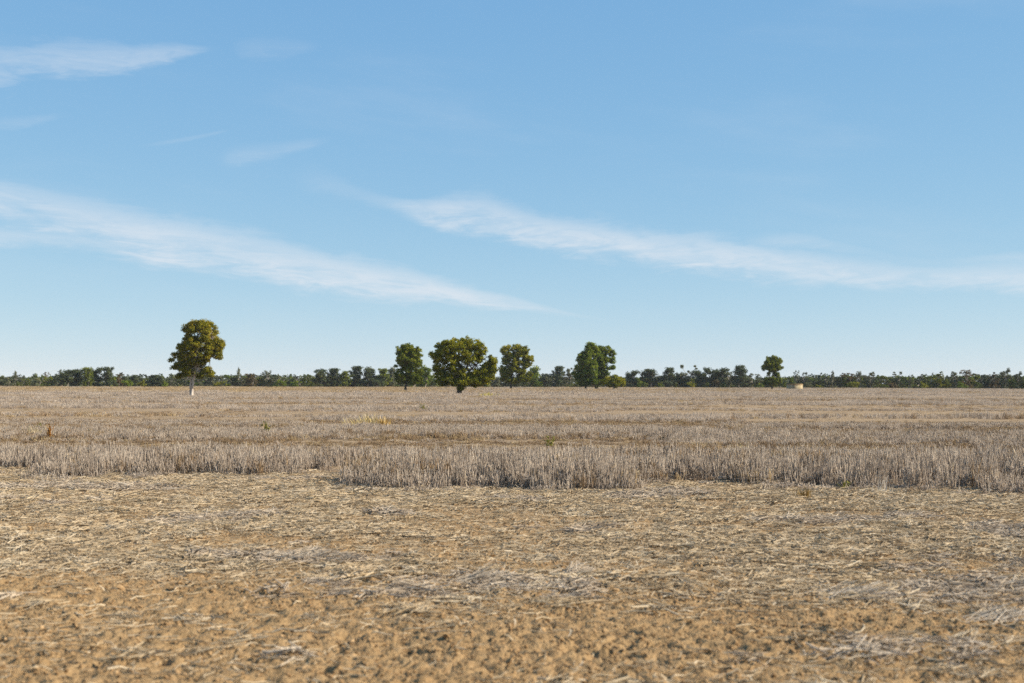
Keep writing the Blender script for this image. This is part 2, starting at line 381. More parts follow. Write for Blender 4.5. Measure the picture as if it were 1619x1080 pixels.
def flat_mask(x, y):
    m = np.zeros_like(x)
    px = x/y*PXF + 809.5
    wob = (fbm(x*.08/np.maximum(y/40, 1), y*0+3.3, 71, 3)-.5)*.10*y
    for y0, y1, a, b, s in LANES:
        e = (y1-y0)*.18
        k = np.clip((y+wob*.35-y0)/e, 0, 1)*np.clip((y1-(y+wob*.35))/e, 0, 1)*np.clip((px-a)/40, 0, 1)*np.clip((b-px)/40, 0, 1)
        m = np.maximum(m, k*s)
    return m
def stripes(x, y):
    """long uneven sowing and wheel stripes running across the paddock, 0..1"""
    yy = y-.02*x+(fbm(x*.03, y*.0+.4, 15, 3)-.5)*6
    s_ = 0; t_ = 0
    for k, (px_, py_, a_) in enumerate(((.006, .035, 1), (.012, .08, 1), (.022, .17, .9), (.045, .36, .8), (.09, .75, .6))):
        s_ = s_ + a_*vnoise(x*px_+k*7.7, yy*py_+k*3.1, 120+k); t_ += a_
    return np.clip((s_/t_-.5)*2.5+.5, 0, 1)
def field_rows(y0, y1, dy, dx, seed, extra):
    r = np.random.default_rng(seed); ox, oy = [], []
    y = y0
    while y < y1:
        half = y*.375+extra
        x = np.arange(-half, half, dx); n = len(x)
        ox.append(x + r.normal(0, dx*.25, n)); oy.append(y + r.normal(0, dy*.22, n) + .004*x)
        y += dy
    return np.concatenate(ox), np.concatenate(oy), r
# near
x, y, r = field_rows(21.0, 62, .22, .27, 5, 2.5)
ex = edge_y(x) + (fbm(x*1.5, x*0+.7, 55, 4)-.5)*1.7
fm = flat_mask(x, y); pn = fbm(x*.55, y*.35, 62, 3)
front = np.clip((y-ex)/.5, 0, 1)
# the bare pocket at the left of the middle of the front edge
keep = (y > ex) & (r.random(len(x)) < np.clip(1.0-.62*fm-np.clip(.43-pn, 0, 1)*2.6-np.clip(.45-fbm(x*2.2, y*1.4, 68, 2), 0, 1)*4.5, .08, 1))
stray = (y > ex-1.5) & (y <= ex) & (r.random(len(x)) < .13*np.clip(1-(ex-y)/1.5, 0, 1))
keep |= stray
x, y, fm, pn, front, stray, ex = x[keep], y[keep], fm[keep], pn[keep], front[keep], stray[keep], ex[keep]
st = stripes(x, y); hs = (1-np.clip((y-27)/6, 0, 1)*.75*(1-st))*(.86 - .56*fm)*np.interp(y, [22, 31, 44], [1, .92, .74])*(.86+.58*fbm(x*.9, y*.6, 77, 3))*(.78+.44*r.random(len(x)))*np.where(stray, .3+.4*r.random(len(x)), 1)*(.62+.38*np.clip((y-ex)/.6, 0, 1))
lean = np.clip((x-6.8)/3, 0, 1)*np.clip((34-y)/6, 0, 1)*.42*np.clip(fbm(x*.8, y*.8, 90, 2)*2-.35, 0, 1)
rot = np.stack([r.normal(0, .06, len(x)), -lean+r.normal(0, .07, len(x)), np.where(r.random(len(x)) < .5, 0, 3.14159)+r.normal(0, .35, len(x))], 1)
flip = np.abs(rot[:, 2]) > 1.57; rot[flip, 1] *= 1
scl = np.stack([.8+.4*r.random(len(x)), .8+.5*r.random(len(x)), hs], 1)
scatter('standing_stubble', near_p, np.stack([x, y, ground_z(x, y)], 1), rot, scl, np.where(r.random(len(x)) < 0.08+.75*fm+np.clip((y-27)/6, 0, 1)*.6*np.clip(.55-st, 0, 1)+.5*np.clip(fbm(x*.3, y*.25, 66, 3)-.52, 0, 1)*3, 8+r.integers(0, 6, len(x)), r.integers(0, 8, len(x))),
        'grey standing grain stubble along the front of the paddock', 'stubble')
n_near = len(x)
# middle
x, y, r = field_rows(61.5, 180, .55, .85, 6, 4)
fm = flat_mask(x, y); pn = fbm(x*.16, y*.12, 63, 3)
keep = r.random(len(x)) < np.clip(1.0-.74*fm-np.clip(.41-pn, 0, 1)*2.6-np.clip(.42-fbm(x*.9, y*.5, 69, 2), 0, 1)*3.0, .06, 1)
x, y, fm, pn = x[keep], y[keep], fm[keep], pn[keep]
st = stripes(x, y); hs = .80*(.22+1.0*st)*(1.0-.75*fm)*(.7+.6*fbm(x*.3, y*.25, 78, 3))*(.65+.7*r.random(len(x)))
wm = r.random(len(x)) < .06+.6*fm+.5*np.clip(.55-st, 0, 1)+.5*np.clip(fbm(x*.06, y*.08, 64, 3)-.5, 0, 1)*3
ii = np.where(wm, 8+r.integers(0, 6, len(x)), r.integers(0, 8, len(x)))
rot = np.stack([r.normal(0, .05, len(x)), r.normal(0, .06, len(x)), np.where(r.random(len(x)) < .5, 0, 3.14159)+r.normal(0, .12, len(x))], 1)
scatter('standing_stubble', mid_p, np.stack([x, y, ground_z(x, y)], 1), rot, np.stack([.9+.3*r.random(len(x)), .8+.5*r.random(len(x)), hs], 1), ii,
        'grey stubble in long rows across the middle of the paddock', 'stubble')
n_mid = len(x)
# far
def belt_y(px): return np.interp(px, [-500, 0, 300, 560, 800, 1100, 1350, 1619, 2200], [405, 425, 455, 478, 492, 497, 465, 425, 380])
x, y, r = field_rows(178, 500, 1.35, 2.6, 7, 10)
pxx = x/y*PXF+809.5
fm = flat_mask(x, y); pn = fbm(x*.05, y*.05, 65, 3)
keep = (y < belt_y(pxx)-2) & (r.random(len(x)) < np.clip(1.0-.74*fm-np.clip(.36-pn, 0, 1)*2, .06, 1))
x, y, fm, pxx = x[keep], y[keep], fm[keep], pxx[keep]
st = stripes(x, y); hs = .95*(.2+1.0*st)*(1.0-.8*fm)*(.75+.5*fbm(x*.1, y*.12, 79, 3))*(.6+.8*r.random(len(x)))
gold = np.clip((y-215)/60, 0, 1)*np.where(pxx < 700, .8, np.where(pxx < 1250, .5, .25))
ii = np.where(r.random(len(x)) < gold, 6+r.integers(0, 4, len(x)), r.integers(0, 6, len(x)))
rot = np.stack([x*0, x*0, np.where(r.random(len(x)) < .5, 0, 3.14159)+r.normal(0, .06, len(x))], 1)
scatter('standing_stubble', far_p, np.stack([x, y, x*0], 1), rot, np.stack([.9+.3*r.random(len(x)), .8+.5*r.random(len(x)), hs], 1), ii,
        'pale gold stubble at the far side of the paddock before the trees', 'stubble')
n_far = len(x)

# ------------------------------------------------------------------ straw litter and clods on the headland
def straw_single(l, rad):
    k = 3; pts = np.zeros((k+1, 3)); pts[:, 0] = np.linspace(-l/2, l/2, k+1)
    pts[1:-1, 1] += rng.normal(0, l*.05, k-1); pts[:, 2] = .004+rng.random(k+1)*.012
    return mesh_np('straw', *merge(*[prisms(pts[i:i+1], pts[i+1:i+2], np.array([rad]), np.array([rad]), np.array([rng.random()*.3+.4])) for i in range(k)]))
def straw_leaf(l, wd):
    n = 3; az0 = 0; P = np.zeros((n+1, 3)); P[:, 0] = np.linspace(0, l, n+1); P[:, 2] = np.abs(rng.normal(.012, .01, n+1)); P[:, 1] = rng.normal(0, .01, n+1)
    return mesh_np('straw_leaf', *blades(P[:-1], P[1:], np.full(n, wd), np.full(n, wd*.8), np.full(n, .45+.35*rng.random()), np.full(n, 1.57)))
def straw_mat_piece(n, rad_area, zmax, tone=.55, aniso=0.0):
    an = rng.normal(0, .5, n) if aniso else rng.random(n)*6.28
    c = rng.normal(0, rad_area*.45, (n, 2)); l = .06+.16*rng.random(n)
    fall = np.exp(-(c**2).sum(1)/(rad_area*.6)**2)
    z = .004 + zmax*fall*rng.random(n)
    tl = rng.normal(0, .12, n)
    dx_, dy_ = np.cos(an)*l/2, np.sin(an)*l/2
    P0 = np.stack([c[:, 0]-dx_, c[:, 1]-dy_, np.maximum(z-tl*l/2, .002)], 1); P1 = np.stack([c[:, 0]+dx_, c[:, 1]+dy_, np.maximum(z+tl*l/2, .002)], 1)
    return mesh_np('straw_mat', *prisms(P0, P1, .0026+.0026*rng.random(n), .0024+.002*rng.random(n), np.clip(rng.normal(tone, .22, n), 0, 1)))
straw_p = [(straw_single(.06+.028*i, .0028+.0009*(i % 3)), MAT_STRAW) for i in range(8)] + \
          [(straw_leaf(.06+.03*i, .0042+.001*(i % 2)), MAT_STRAW) for i in range(4)] + \
          [(straw_mat_piece(26, .17, .035), MAT_STRAW) for _ in range(6)] + \
          [(straw_mat_piece(30, .18, .05, .45), MAT_STRAW_GREY) for _ in range(5)]
def cover(x, y):
    """how much straw lies here (0..1)"""
    c = .21 + .52*np.clip((y-9.3)/4.5, 0, 1) + (fbm(x*.35+3, y*.6, 81, 4)-.5)*1.5
    c = c + np.clip((x+1)/8, -.4, .5)*np.clip((13-y)/5, 0, 1)*.5
    return np.clip(c, .03, 1)
def rand_area(n, y0, y1, r, extra=1.2):
    yy = np.sqrt(r.random(n)*(y1**2-y0**2)+y0**2); xx = (r.random(n)*2-1)*(yy*.375+extra); return xx, yy
r = np.random.default_rng(31)
x, y = rand_area(100000, 6.7, 27.5, r)
keep = r.random(len(x)) < cover(x, y)**1.3*.85; x, y = x[keep], y[keep]
c = cover(x, y)
u = r.random(len(x)); n = len(x)
pm = np.clip(.02+.32*(c-.3), .01, .2)
gr = fbm(x*.5+9, y*.8, 85, 3)
ii = np.where(u < pm, np.where(gr > .66, 18+r.integers(0, 5, n), 12+r.integers(0, 6, n)), np.where(u < pm+.12, 8+r.integers(0, 4, n), r.integers(0, 8, n)))
rot = np.stack([r.normal(0, .06, n), r.normal(0, .07, n), r.random(n)*6.28], 1)
s = .7+.6*r.random(n); scl = np.stack([s, s, s*(.7+.8*r.random(n))], 1)
scatter('straw_litter', straw_p, np.stack([x, y, ground_z(x, y)+.006], 1), rot, scl, ii, 'loose bleached straw strewn over the bare headland', 'straw')
n_straw = n
# clods of soil
def clod(sub):
    import bmesh
    bm = bmesh.new(); bmesh.ops.create_icosphere(bm, subdivisions=1, radius=1)
    for v in bm.verts: v.co *= .35+1.0*rng.random(); v.co.z *= .7
    m = bpy.data.meshes.new('soil_clod'); bm.to_mesh(m); bm.free(); return m
cm = Mat('clod_soil', .95); cm.b.inputs['Specular IOR Level'].default_value = .1
cm.color(cm.ramp(cm.math('ADD', cm.math('MULTIPLY', cm.rnd(), .5), cm.math('MULTIPLY', cm.noise(1.5, 3), .5)), [(.2, (.20, .118, .054)), (.5, (.31, .195, .094)), (.8, (.39, .258, .132))]))
clod_p = [(clod(1), cm.m) for _ in range(8)]
r = np.random.default_rng(37)
x, y = rand_area(170000, 6.6, 20, r)
d = np.clip(1.15-cover(x, y)*.75-(y-8)*.06, .03, 1)*np.clip(fbm(x*1.1, y*1.1, 99, 3)*1.6, .3, 1)
keep = r.random(len(x)) < d; x, y = x[keep], y[keep]; n = len(x)
s = .005+.012*r.random(n)**2 + .022*r.random(n)*(r.random(n) < .012)
scatter('soil_clods', clod_p, np.stack([x, y, ground_z(x, y)+s*.25], 1), r.random((n, 3))*6.28*np.array([[.1, .1, 1]]), np.stack([s, s, s], 1)*(.8+.4*r.random((n, 3))), r.integers(0, 8, n),
        'crumbly ochre soil clods in the foreground', 'soil')
print('scatter', n_near, n_mid, n_far, n_straw, n)

# ------------------------------------------------------------------ trees
def tube(path, radii, sides=7):
    path = np.asarray(path, float); n = len(path); radii = np.asarray(radii, float)
    t = np.gradient(path, axis=0); t /= np.linalg.norm(t, axis=1, keepdims=True)+1e-9
    ref = np.array([0.3, 1, 0.2]); a = np.cross(t, ref); a /= np.linalg.norm(a, axis=1, keepdims=True)+1e-9; b = np.cross(t, a)
    an = np.arange(sides)/sides*2*np.pi
    Vv = path[:, None]+radii[:, None, None]*(np.cos(an)[None, :, None]*a[:, None]+np.sin(an)[None, :, None]*b[:, None])
    k = np.arange(sides); k2 = (k+1) % sides
    Ff = np.concatenate([np.stack([i*sides+k, i*sides+k2, (i+1)*sides+k2, (i+1)*sides+k], 1) for i in range(n-1)])
    return Vv.reshape(-1, 3), Ff, np.zeros(len(Ff))
def bent(p, q, r, k=5, sag=.08):
    p, q = np.asarray(p, float), np.asarray(q, float); t = np.linspace(0, 1, k)[:, None]
    L = np.linalg.norm(q-p); mid = r.normal(0, sag*L, 3); mid[2] = abs(mid[2])*.6
    return p+(q-p)*t+mid*(4*t*(1-t))*.6
def leaf_quads(C, n_per, cr, size, r, centre, tones, flat=.8, outward=.7):
    """diamond leaves spread through clumps C (radii cr)"""
    nC = len(C); n = nC*n_per
    ci = np.repeat(np.arange(nC), n_per)
    v = r.normal(0, 1, (n, 3)); v /= np.linalg.norm(v, axis=1, keepdims=True)
    rad = r.random(n)**.5
    off = v*rad[:, None]*cr[ci][:, None]*np.array([[1, 1, flat]])
    off[:, 2] = np.where(off[:, 2] < -.5*cr[ci], off[:, 2]*.6, off[:, 2])
    P = C[ci]+off
    nrm = v*outward*1.25 + r.normal(0, .55, (n, 3)) + np.array([[0, 0, .25]]); nrm /= np.linalg.norm(nrm, axis=1, keepdims=True)
    ref = r.normal(0, 1, (n, 3)); a = np.cross(nrm, ref); a /= np.linalg.norm(a, axis=1, keepdims=True)+1e-9; b = np.cross(nrm, a)
    s = size*(.55+.9*r.random(n))[:, None]; asp = (.45+.3*r.random(n))[:, None]
    Q = np.stack([P-a*s, P-b*s*asp, P+a*s, P+b*s*asp], 1)
    tone = np.clip(tones[ci]+r.normal(0, .13, n), 0, 1)
    return Q.reshape(-1, 3), np.arange(n*4).reshape(-1, 4), tone
def clumps_in(lobes, n, r, shell=.55):
    lob = np.asarray(lobes, float)                        # x,y,z,rx,ry,rz
    wgt = (lob[:, 3]*lob[:, 5])**.65; k = r.choice(len(lob), n, p=wgt/wgt.sum())
    v = r.normal(0, 1, (n, 3)); v /= np.linalg.norm(v, axis=1, keepdims=True)
    rad = shell+(1-shell)*r.random(n)**.7
    rad = np.where(r.random(n) < .25, rad*r.random(n), rad)
    return lob[k, :3]+v*rad[:, None]*lob[k, 3:]*.86, k

def make_tree(name, label, base_px, Y, lobes_px, trunk, leafmat, bark, seed, n_cl=85, n_leaf=260, leaf=.11, clr=.62, tall=None, cat='tree', group=None, zoff=.3, limbs=True, out=.7):
    """lobes_px: (px, py, rx, ry[, depth]) outlines read off the photograph, turned into metres at distance Y"""
    r = np.random.default_rng(seed); s = Y/PXF
    bx, by = base_px
    L = []
    for q in lobes_px:
        dep = q[4] if len(q) > 4 else r.uniform(-.35, .35)*q[2]
        L.append(((q[0]-bx)*s, dep*s, (by-q[1])*s+zoff, q[2]*s, max(q[2], q[3])*.95*s, q[3]*s))
    L = np.array(L)
    root = empty(name, (lat(bx, Y), Y, 0)); tag(root, label, cat, group)
    C, k = clumps_in(L, n_cl, r)
    C[:, 2] = np.maximum(C[:, 2], zoff+.25)
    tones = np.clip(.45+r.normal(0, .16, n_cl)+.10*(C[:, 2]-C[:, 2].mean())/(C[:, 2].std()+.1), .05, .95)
    cr = clr*(.6+.7*r.random(n_cl))
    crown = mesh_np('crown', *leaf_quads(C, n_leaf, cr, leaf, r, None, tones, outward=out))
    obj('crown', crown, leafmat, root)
    # trunk and limbs
    parts = []
    for tr in trunk:                                     # list of px points + base radius + top radius
        pts, r0, r1 = tr
        P = np.array([((p[0]-bx)*s, (p[2] if len(p) > 2 else 0)*s, (by-p[1])*s+zoff) for p in pts]); P[0, 2] = -.15 if pts[0][1] >= by-1 else P[0, 2]
        t = np.linspace(0, 1, len(P)); tt = np.linspace(0, 1, len(P)*3)
        Pi = np.stack([np.interp(tt, t, P[:, j]) for j in range(3)], 1); Pi[1:-1] += r.normal(0, .03, (len(Pi)-2, 3))
        rad = r0+(r1-r0)*tt**.8; 
        if P[0, 2] < 0: rad[0] *= 1.5; rad[1] *= 1.12
        parts.append(tube(Pi, rad, 9))
        tops = Pi[len(Pi)//2:]
        if limbs:
            for c in C[r.permutation(n_cl)[:min(70, max(10, n_cl//4))]]:
                j = np.argmin(np.linalg.norm(tops-c*np.array([1, 1, .85]), axis=1))
                if np.linalg.norm(tops[j]-c) < 3.4: parts.append(tube(bent(tops[j], c, r), np.linspace(max(r1*.6, .035), .012, 5), 5))
    v, f, t_ = merge(*parts)
    obj('trunk', mesh_np('trunk', v, f, smooth=True), bark, root)
    return root

make_tree('gum_tree', 'tall lone gum tree with a white trunk at the left of the paddock', (303.5, 622), 177,
    [(313, 520, 27, 15), (300, 520, 15, 12), (330, 525, 16, 17), (318, 513, 22, 8), (313, 540, 27, 12), (298, 536, 12, 9), (338, 542, 12, 12), (333, 552, 16, 15), (344, 556, 9, 14), (288, 549, 11, 9), (283, 561, 11, 10), (294, 568, 14, 13),
     (288, 577, 11, 10), (309, 558, 16, 11), (322, 570, 15, 9), (312, 578, 12, 10), (296, 590, 10, 8), (326, 585, 9, 8), (285, 594, 8, 5), (272, 569, 4, 4), (277, 580, 6, 5), (349, 545, 6, 10), (318, 594, 7, 5), (313, 550, 30, 34), (306, 590, 16, 8), (330, 590, 10, 9), (295, 578, 15, 16)],
    [([(303.5, 622), (305, 610), (306, 600), (312, 585), (320, 567), (327, 550), (328, 535)], .19, .05), ([(305.5, 603), (309, 588), (311, 565), (309, 540), (312, 525)], .13, .03),
     ([(304, 606), (299, 592), (292, 575), (288, 560)], .12, .03), ([(312, 585), (324, 575), (337, 560), (343, 548)], .09, .02), ([(302, 622), (301, 610), (302, 600), (303, 592)], .11, .07)],
    LEAF['gum'], BARK_WHITE, 3, n_cl=860, n_leaf=90, leaf=.08, clr=.38)
make_tree('paddock_tree', 'narrow upright dark tree left of the broad golden-topped tree', (641, 616.5), 276,
    [(644, 553, 16, 11), (634, 556, 9, 12), (657, 560, 12, 14), (640, 566, 13, 9), (657, 574, 12, 10), (634, 572, 9, 8), (649, 581, 10, 7), (634, 596, 10, 8), (657, 597, 13, 10), (648, 603, 11, 6), (662, 589, 8, 7), (630, 588, 6, 4), (626, 579, 2.2, 1.6), (638, 582, 7, 5), (646, 574, 18, 26), (634, 600, 11, 8), (658, 602, 13, 7), (646, 598, 18, 10)],
    [([(641, 616.5), (641.5, 605), (643, 590), (644, 570), (645, 556)], .26, .06), ([(641, 614), (645, 606), (652, 597)], .14, .05)], LEAF['dark'], BARK_DARK, 5, n_cl=540, n_leaf=110, leaf=.115, clr=.48)
make_tree('paddock_tree', 'broad spreading tree with golden-green crown, widest in the paddock', (726, 620.5), 207,
    [(722, 546, 30, 13), (743, 544, 24, 13), (703, 551, 18, 14), (758, 552, 13, 14), (692, 564, 10, 13), (711, 566, 16, 13), (737, 565, 20, 13), (756, 565, 11, 9), (695, 590, 13, 11), (709, 597, 16, 11), (719, 583, 14, 12), (734, 592, 15, 13),
     (751, 592, 13, 11), (768, 590, 14, 11), (778, 570, 8, 9), (772, 578, 10, 7), (764, 602, 12, 7), (752, 606, 8, 7), (720, 604, 13, 7), (700, 604, 11, 6), (738, 605, 12, 6), (729, 613, 6, 3.5), (684, 560, 5, 6), (780, 583, 7, 8), (690, 580, 7, 6), (722, 566, 36, 30), (768, 592, 18, 13), (772, 580, 14, 11), (766, 598, 18, 9), (706, 600, 20, 9), (754, 602, 20, 9), (730, 603, 28, 8)],
    [([(726, 620.5), (727, 610), (728, 595), (726, 575), (724, 555)], .42, .09), ([(727, 608), (738, 592), (752, 577), (768, 566), (778, 562)], .17, .04), ([(727, 606), (714, 592), (702, 575), (696, 562)], .18, .04), ([(728, 596), (742, 575), (750, 556)], .15, .03)],
    LEAF['olive'], BARK_DARK, 7, n_cl=1080, n_leaf=90, leaf=.092, clr=.42)
make_tree('paddock_tree', 'open layered tree right of the broad golden-topped tree', (808, 614.5), 350,
    [(815, 550, 17, 6), (800, 555, 9, 9), (827, 554, 12, 8), (815, 562, 18, 8), (836, 565, 9, 7), (798, 570, 9, 8), (812, 576, 14, 6), (831, 576, 12, 6), (841, 569, 4, 5), (795, 586, 7, 9), (806, 589, 9, 6), (823, 588, 10, 5), (829, 598, 12, 5), (806, 601, 6, 4.5), (797, 597, 6, 6), (838, 592, 6, 5), (818, 602, 8, 3), (817, 574, 20, 24), (800, 596, 10, 9), (828, 597, 14, 8), (812, 603, 14, 5)],
    [([(808, 614.5), (808.5, 602), (811, 585), (814, 565), (815, 552)], .28, .06), ([(809, 600), (820, 585), (831, 572)], .13, .03), ([(810, 592), (801, 578), (798, 568)], .13, .03)], LEAF['olive'], BARK_DARK, 9, n_cl=600, n_leaf=95, leaf=.13, clr=.55)
make_tree('paddock_tree', 'tall dense dark green tree, left of a joined pair', (926, 615), 342,
    [(934, 549, 9, 9), (930, 560, 14, 12), (940, 556, 10, 12), (919, 568, 9, 12), (931, 575, 15, 12), (916, 582, 7, 10), (924, 590, 12, 10), (935, 592, 11, 11), (914, 596, 6, 7), (926, 602, 10, 6), (908, 590, 3, 4), (921, 607, 6, 3.5), (929, 575, 16, 26), (922, 601, 13, 8), (935, 603, 10, 7)],
    [([(926, 615), (926, 605), (929, 585), (933, 560)], .28, .06)], LEAF['green'], BARK_DARK, 11, n_cl=560, n_leaf=110, leaf=.13, clr=.58)
make_tree('paddock_tree', 'leaning open-crowned tree with forked trunk, right of a joined pair', (942.5, 615), 346,
    [(951, 558, 9, 9), (961, 555, 9, 8), (969, 560, 7, 8), (957, 568, 10, 8), (967, 571, 7, 5), (949, 575, 9, 9), (959, 581, 9, 6), (947, 590, 10, 9), (957, 593, 9, 7), (943, 602, 9, 6), (969, 581, 4, 4), (963, 550, 5, 3), (952, 602, 7, 5), (954, 575, 13, 18), (948, 603, 13, 7), (947, 560, 9, 12), (945, 577, 10, 14), (950, 552, 7, 6)],
    [([(942.5, 615), (941, 606), (944, 590), (951, 568), (957, 556)], .24, .05), ([(943, 615), (946, 607), (953, 590), (963, 572)], .18, .04)], LEAF['green'], BARK_DARK, 13, n_cl=380, n_leaf=90, leaf=.13, clr=.52)
make_tree('round_bush', 'rounded olive bush at the right foot of the joined pair', (971, 614), 340,
    [(966, 600, 11, 10), (976, 599, 10, 11), (972, 606, 12, 6), (958, 603, 8, 7), (982, 604, 6, 7)], [([(971, 614), (971, 608), (973, 598)], .14, .05), ([(971, 612), (965, 604), (962, 598)], .09, .03)], LEAF['olive'], BARK_DARK, 15, n_cl=55, n_leaf=170, leaf=.13, clr=.72, cat='bush')
make_tree('paddock_tree', 'small lone tree of stacked dark clumps beside the water tank', (1221, 614.7), 370,
    [(1221, 566, 9, 6), (1212, 572, 6, 6), (1230, 571, 7, 8), (1221, 576, 11, 6), (1209, 581, 5, 5), (1232, 581, 6, 5), (1221, 584, 9, 5), (1227, 592, 8, 4), (1215, 591, 4, 3), (1213, 600, 7, 5), (1222, 602, 10, 6), (1231, 601, 6, 7), (1210, 605, 4, 3), (1221, 607, 8, 3), (1221, 576, 13, 14), (1221, 601, 15, 8)],
    [([(1220.5, 614.7), (1221, 604), (1222, 590), (1222, 570)], .25, .06)], LEAF['dark'], BARK_DARK, 17, n_cl=330, n_leaf=110, leaf=.13, clr=.54)

# ---- the far tree line: prototypes first, then one object per tree sharing mesh data
def proto_dense(seed, wide=1.0, n_cl=64, n_leaf=64, leaf=.23):
    r = np.random.default_rng(seed); lobes = []
    H = 9.0
    for k in range(7):
        z = H*(.18+.66*k/6); w_ = 2.5*wide*(.75+.35*r.random())*(1.0-.45*max(0, k/6-.55))
        lobes.append((r.normal(0, .7*wide), r.normal(0, .6), z, w_, w_, 1.5))
    C, k = clumps_in(lobes, n_cl, r, .6); C[:, 2] = np.clip(C[:, 2], .6, H-.5)
    me = mesh_np('crown', *leaf_quads(C, n_leaf, (.75+.5*r.random(n_cl)), leaf, r, None, np.clip(.45+r.normal(0, .18, n_cl), .05, .95)))
    tr = [tube(bent((0, 0, -.2), (r.normal(0, .4), 0, H*.75), r), [.28, .22, .17, .1, .05], 6)]
    for c in C[:10]: tr.append(tube(bent((0, 0, H*.35), c, r), [.1, .08, .06, .04, .02], 4))
    return me, mesh_np('trunk', *merge(*tr), smooth=True)
def proto_gum(seed, n_t=9, n_leaf=95, leaf=.19, H=9.0, sp=1.0):
    r = np.random.default_rng(seed); C = []; tr = []; crs = []
    fork = H*r.uniform(.28, .45); lean = r.normal(0, .5)
    tr.append(tube(bent((0, 0, -.2), (lean*.5, 0, fork), r, 5, .04), [.24, .2, .17, .15, .13], 6))
    for i in range(n_t):
        p = np.array([lean+r.normal(0, 1.7*sp), r.normal(0, 1.5*sp), H*(.34+.62*r.random()**.8)])
        tr.append(tube(bent((lean*.5, 0, fork), p, r, 5, .10), [.18, .15, .12, .08, .04], 5))
        for j in range(4):
            C.append(p+r.normal(0, .75, 3)*np.array([1, 1, .7])); crs.append(.55+.5*r.random())
    for i in range(16):                                   # lower foliage and saplings round the stem
        C.append(np.array([lean*.5+r.normal(0, 1.7), r.normal(0, 1.5), H*r.uniform(.06, .5)])); crs.append(.7+.5*r.random())
    C = np.array(C); C[:, 2] = np.minimum(C[:, 2], H-.2)
    me = mesh_np('crown', *leaf_quads(C, n_leaf, np.array(crs), leaf, r, None, np.clip(.5+r.normal(0, .18, len(C)), .05, .95), .6))
    return me, mesh_np('trunk', *merge(*tr), smooth=True)
def proto_bush(seed):
    r = np.random.default_rng(seed)
    lobes = [(r.normal(0, .9), r.normal(0, .7), r.uniform(.8, 2.2), 1.6, 1.5, 1.2) for _ in range(5)]
    C, k = clumps_in(lobes, 24, r, .6); C[:, 2] = np.clip(C[:, 2], .3, 3.2)
    me = mesh_np('crown', *leaf_quads(C, 64, .5+.4*r.random(24), .17, r, None, np.clip(.5+r.normal(0, .17, 24), .05, .95)))
    tr = [tube(bent((r.normal(0, .2), 0, -.1), c, r), [.07, .06, .05, .03, .015], 4) for c in C[:8]]
    return me, mesh_np('trunk', *merge(*tr), smooth=True)
DENSE = [proto_dense(100+i, [1, 1.25, .8, 1.1, .9][i]) for i in range(5)]
GUM = [proto_gum(200+i, [9, 7, 11, 6, 10, 8][i]) for i in range(6)]
BUSH = [proto_bush(300+i) for i in range(4)]
LONE = [proto_gum(400+i, 9, 42, .2, 9.0, .62) for i in range(3)]
def extent(p):
    a = np.empty(len(p[0].vertices)*3, np.float32); p[0].vertices.foreach_get('co', a); a = a.reshape(-1, 3)
    return np.percentile(a[:, 2], 99.3), np.percentile(a[:, 0], 97)-np.percentile(a[:, 0], 3)
EXT = {k: [extent(p) for p in v] for k, v in (('dense', DENSE), ('gum', GUM), ('bush', BUSH), ('lone', LONE))}
for L_ in (DENSE, GUM, BUSH, LONE):
    for c_, t_ in L_:
        c_.materials.append(LEAF['navy']); t_.materials.append(BARK_GREY)
rt = random.Random(5)
def far_tree(kind, px, top, wpx, back, leafm, label, group=None, name=None, cat='tree'):
    protos = {'dense': DENSE, 'gum': GUM, 'bush': BUSH, 'lone': LONE}[kind]
    Y = float(belt_y(px))+back
    H = (yh(px)-top)*Y/PXF+CAMZ; W = wpx*Y/PXF
    pk = rt.randrange(len(protos)); cme, tme = protos[pk]; H0, W0 = EXT[kind][pk]
    root = empty(name or {'dense': 'dense_tree', 'gum': 'gum_tree', 'bush': 'bush', 'lone': 'gum_tree'}[kind], (lat(px, Y), Y, 0), 0)
    sx = W/W0*(rt.choice((-1, 1))); root.scale = (abs(sx), abs(sx)*.5+.5*H/H0, H/H0); root.rotation_euler = (0, 0, rt.uniform(0, 6.28) if kind != 'lone' else 0)
    c = obj('crown', cme, None, root); t = obj('trunk', tme, None, root)
    c.material_slots[0].link = 'OBJECT'; c.material_slots[0].material = LEAF[leafm]
    tag(root, label, cat, group)
    return root
